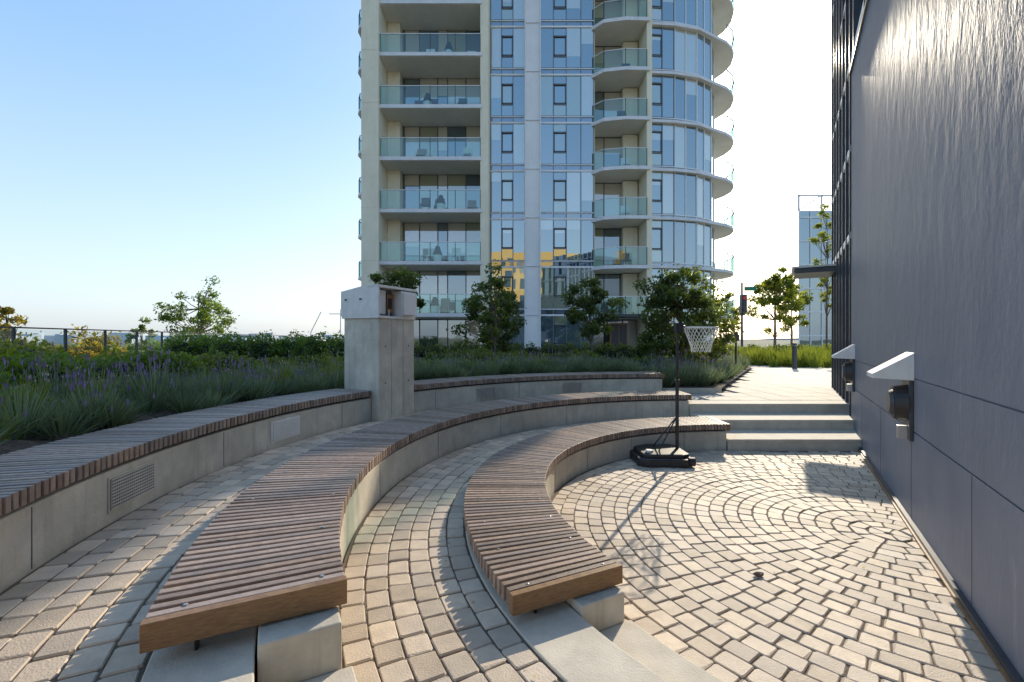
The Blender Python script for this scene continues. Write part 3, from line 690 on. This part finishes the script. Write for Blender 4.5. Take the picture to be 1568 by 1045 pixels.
shrubs('boxwood_hedge',[(-4.0+i*.8,19.5,.8,.6,.6,.72) for i in range(17)],leaf=.05,dens=800,mat='leaf_dark',seed=8)
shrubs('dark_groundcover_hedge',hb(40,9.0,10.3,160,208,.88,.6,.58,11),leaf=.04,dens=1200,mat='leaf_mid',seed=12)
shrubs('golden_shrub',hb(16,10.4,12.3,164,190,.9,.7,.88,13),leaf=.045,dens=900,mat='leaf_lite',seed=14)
tree('magnolia_tree',5.45,14.6,.6,4.0,.55,1.5,84,150,.07,'leaf_dark',21,.06,cl=.24)
tree('magnolia_tree',3.15,18.2,.6,4.15,1.9,1.1,38,120,.075,'leaf_dark',22,.05,lean=-.1,cl=.27)
tree('magnolia_tree',-.75,16.4,.8,3.9,.9,1.3,50,120,.07,'leaf_dark',23,.05,cl=.26)
tree('magnolia_tree',-3.3,13.0,.8,4.0,2.1,.85,30,130,.065,'leaf_dark',24,.05,cl=.3)
tree('slender_magnolia_tree',-.5,13.8,.8,3.85,1.2,.45,22,60,.06,'leaf_dark',25,.03)
tree('street_maple_tree',19.6,34,-.2,7.0,2.6,1.8,60,100,.11,'leaf_lite',31,.12,cl=.22)
tree('street_maple_tree',16.9,36,-.2,5.6,2.2,1.1,28,80,.11,'leaf_lite',32,.1,cl=.26)
tree('street_maple_tree',22.6,37,-.2,6.4,2.2,1.5,40,90,.11,'leaf_lite',33,.1,cl=.25)
tree('young_street_tree',17.9,26,.4,9.6,3.2,.9,40,60,.08,'leaf_lite',34,.06,cl=.25)
tree('garden_maple_tree',-20.6,30,-3.5,5.1,.3,2.5,66,90,.095,'leaf_mid',41,.12,cl=.2)
tree('garden_maple_tree',-28.4,35,-3.5,3.4,-1,1.2,20,70,.12,'leaf_mid',42,.1,cl=.3)
tree('garden_maple_tree',-27,24.5,-3.5,3.5,-1,1.3,26,80,.12,'leaf_yel',43,.1,cl=.3)
tree('garden_maple_tree',-25,27,-3.5,2.2,-2,2.2,36,100,.12,'leaf_yel',44,.1,cl=.3)
tree('garden_maple_tree',-20.5,22,-3.5,1.9,-2,1.7,30,100,.11,'leaf_yel',45,.1,cl=.3)
random.seed(99)
shrubs('distant_tree_belt',[(random.uniform(-140,60),random.uniform(75,150),-3.5,random.uniform(3,6),4,random.uniform(2.5,5.2)) for _ in range(110)],leaf=.45,dens=9,mat='leaf_mid',seed=15)
rr_=np.random.default_rng(77)
B=np.stack([rr_.uniform(11.5,22,420),rr_.uniform(19.3,27,420),np.full(420,.47)],1); tufts('ornamental_grass_bed',B,60,.8,.4,.012,['grassblade'],fl=0,seed=51)
yy=rr_.uniform(10.5,18.5,130); B=np.stack([-1.55+.6*yy-rr_.uniform(0,1.2,130),yy,np.full(130,.6)],1); tufts('path_edge_grasses',B,110,.45,.25,.007,['lav','lavfl'],fl=.05,seed=52)
B=np.stack([rr_.uniform(3.4,4.7,60),rr_.uniform(10.5,12.5,60),np.full(60,.6)],1); tufts('lavender_clump',B,130,.45,.25,.006,['lav','lavfl'],fl=.1,seed=53)
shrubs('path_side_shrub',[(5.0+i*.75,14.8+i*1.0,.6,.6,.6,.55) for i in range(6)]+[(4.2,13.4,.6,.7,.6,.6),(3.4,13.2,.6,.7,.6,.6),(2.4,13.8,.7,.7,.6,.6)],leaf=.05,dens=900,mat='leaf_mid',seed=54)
shrubs('roadside_hedge',[(11+i*1.6,30,.4,1.1,.9,.9) for i in range(12)],leaf=.09,dens=350,mat='leaf_lite',seed=55)
lv=np.random.default_rng(5); pts_=[]
for _ in range(90):
    a=lv.uniform(95,230); k_=lv.integers(0,3); 
    if k_==0: q=P(lv.uniform(.3,2.9),a,.006)
    elif k_==1: q=P(3.74+abs(lv.normal())*.2,a,T1+.006)
    else: q=P(5.24+abs(lv.normal())*.2,a,T2+.006)
    pts_.append(q[:])
C=np.array(pts_); V,F=leaves(C,.02,lv,6); V[:,2]=np.repeat(C[:,2],4)+lv.uniform(0,.008,len(V)); npmesh('fallen_leaves',V,F,np.zeros(len(F)),np.repeat(lv.uniform(0,1,len(C)),4),['leaf_yel'])
e=empty('path_bollard_light'); m=MB(); m.cyl((11.5,18.6,.47),(11.5,18.6,1.45),.09,.09,16,'dframe'); m.cyl((11.5,18.6,1.47),(11.5,18.6,1.55),.09,.09,16,'dframe'); m.cyl((11.5,18.6,1.44),(11.5,18.6,1.48),.06,.06,12,'white'); m.make('bollard_post',e)
e=empty('path_bollard_light'); m=MB(); m.cyl((7.35,15.0,.47),(7.35,15.0,1.75),.035,.035,12,'dframe'); m.box(7.27,7.43,14.93,15.07,1.65,1.85,'dframe'); m.cyl((7.35,15,1.85),(7.35,15,1.95),.08,.03,12,'dframe'); m.make('bollard_post',e)
e=empty('traffic_signal'); m=MB(); X,Y=16.6,33; m.cyl((X,Y,-.5),(X,Y,5.8),.09,.07,12,'dframe'); m.make('signal_pole',e)
m=MB(); m.box(X-.2,X+.2,Y-.35,Y-.05,3.6,4.9,'dframe'); 
m.cyl((X,Y-.35,4.65),(X,Y-.42,4.65),.13,n=14,mat='red'); m.cyl((X,Y-.35,4.25),(X,Y-.42,4.25),.13,n=14,mat='dframe'); m.cyl((X,Y-.35,3.85),(X,Y-.42,3.85),.13,n=14,mat='dframe'); m.make('signal_head',e)
m=MB(); m.box(X+.15,X+1.0,Y-.05,Y-.02,5.2,5.5,'green'); m.make('street_name_sign',e)
# ------------------------------------------------------------ light, sky, camera
az=math.radians(30.3); el=math.radians(26.8)
w=bpy.data.worlds.new("World"); scene.world=w; w.use_nodes=True; nt=w.node_tree
bg=nt.nodes['Background']; outw=nt.nodes['World Output']; sky=nt.nodes.new('ShaderNodeTexSky'); sky.sky_type='NISHITA'; sky.sun_disc=False
sky.sun_elevation=el; sky.sun_rotation=az; sky.air_density=1.0; sky.dust_density=2.6; sky.ozone_density=2.0; sky.altitude=50
nt.links.new(sky.outputs[0],bg.inputs[0]); bg.inputs[1].default_value=.11
tc=nt.nodes.new('ShaderNodeTexCoord'); sx=nt.nodes.new('ShaderNodeSeparateXYZ'); nt.links.new(tc.outputs['Generated'],sx.inputs[0])
cr=nt.nodes.new('ShaderNodeValToRGB'); E=cr.color_ramp.elements
E[0].position=0; E[0].color=(.56,.63,.70,1); E[1].position=1; E[1].color=(.11,.24,.43,1)
for p_,c_ in ((.06,(.54,.63,.71)),(.2,(.42,.56,.71)),(.45,(.22,.41,.66))): q=E.new(p_); q.color=(*c_,1)
nt.links.new(sx.outputs[2],cr.inputs[0])
bg2=nt.nodes.new('ShaderNodeBackground'); bg2.inputs[1].default_value=1.0; nt.links.new(cr.outputs[0],bg2.inputs[0])
ad=nt.nodes.new('ShaderNodeAddShader'); nt.links.new(bg.outputs[0],ad.inputs[0]); nt.links.new(bg2.outputs[0],ad.inputs[1]); nt.links.new(ad.outputs[0],outw.inputs[0])
L=bpy.data.lights.new('sun','SUN'); L.energy=5; L.angle=math.radians(.5); L.color=(1,.88,.69)
lo=bpy.data.objects.new('sun',L); scene.collection.objects.link(lo)
sd=Vector((math.sin(az)*math.cos(el),math.cos(az)*math.cos(el),math.sin(el)))
lo.rotation_euler=sd.to_track_quat('Z','Y').to_euler(); lo.location=(20,30,40)
cam=bpy.data.cameras.new('camera'); co=bpy.data.objects.new('camera',cam); scene.collection.objects.link(co)
co.location=(0,0,1.7); co.rotation_euler=(math.radians(90),0,0); cam.lens=16.07; cam.sensor_width=36; cam.shift_y=-.0016; cam.clip_start=.05; cam.clip_end=20000
scene.camera=co
scene.view_settings.view_transform='Standard'; scene.view_settings.look='None'; scene.view_settings.exposure=0
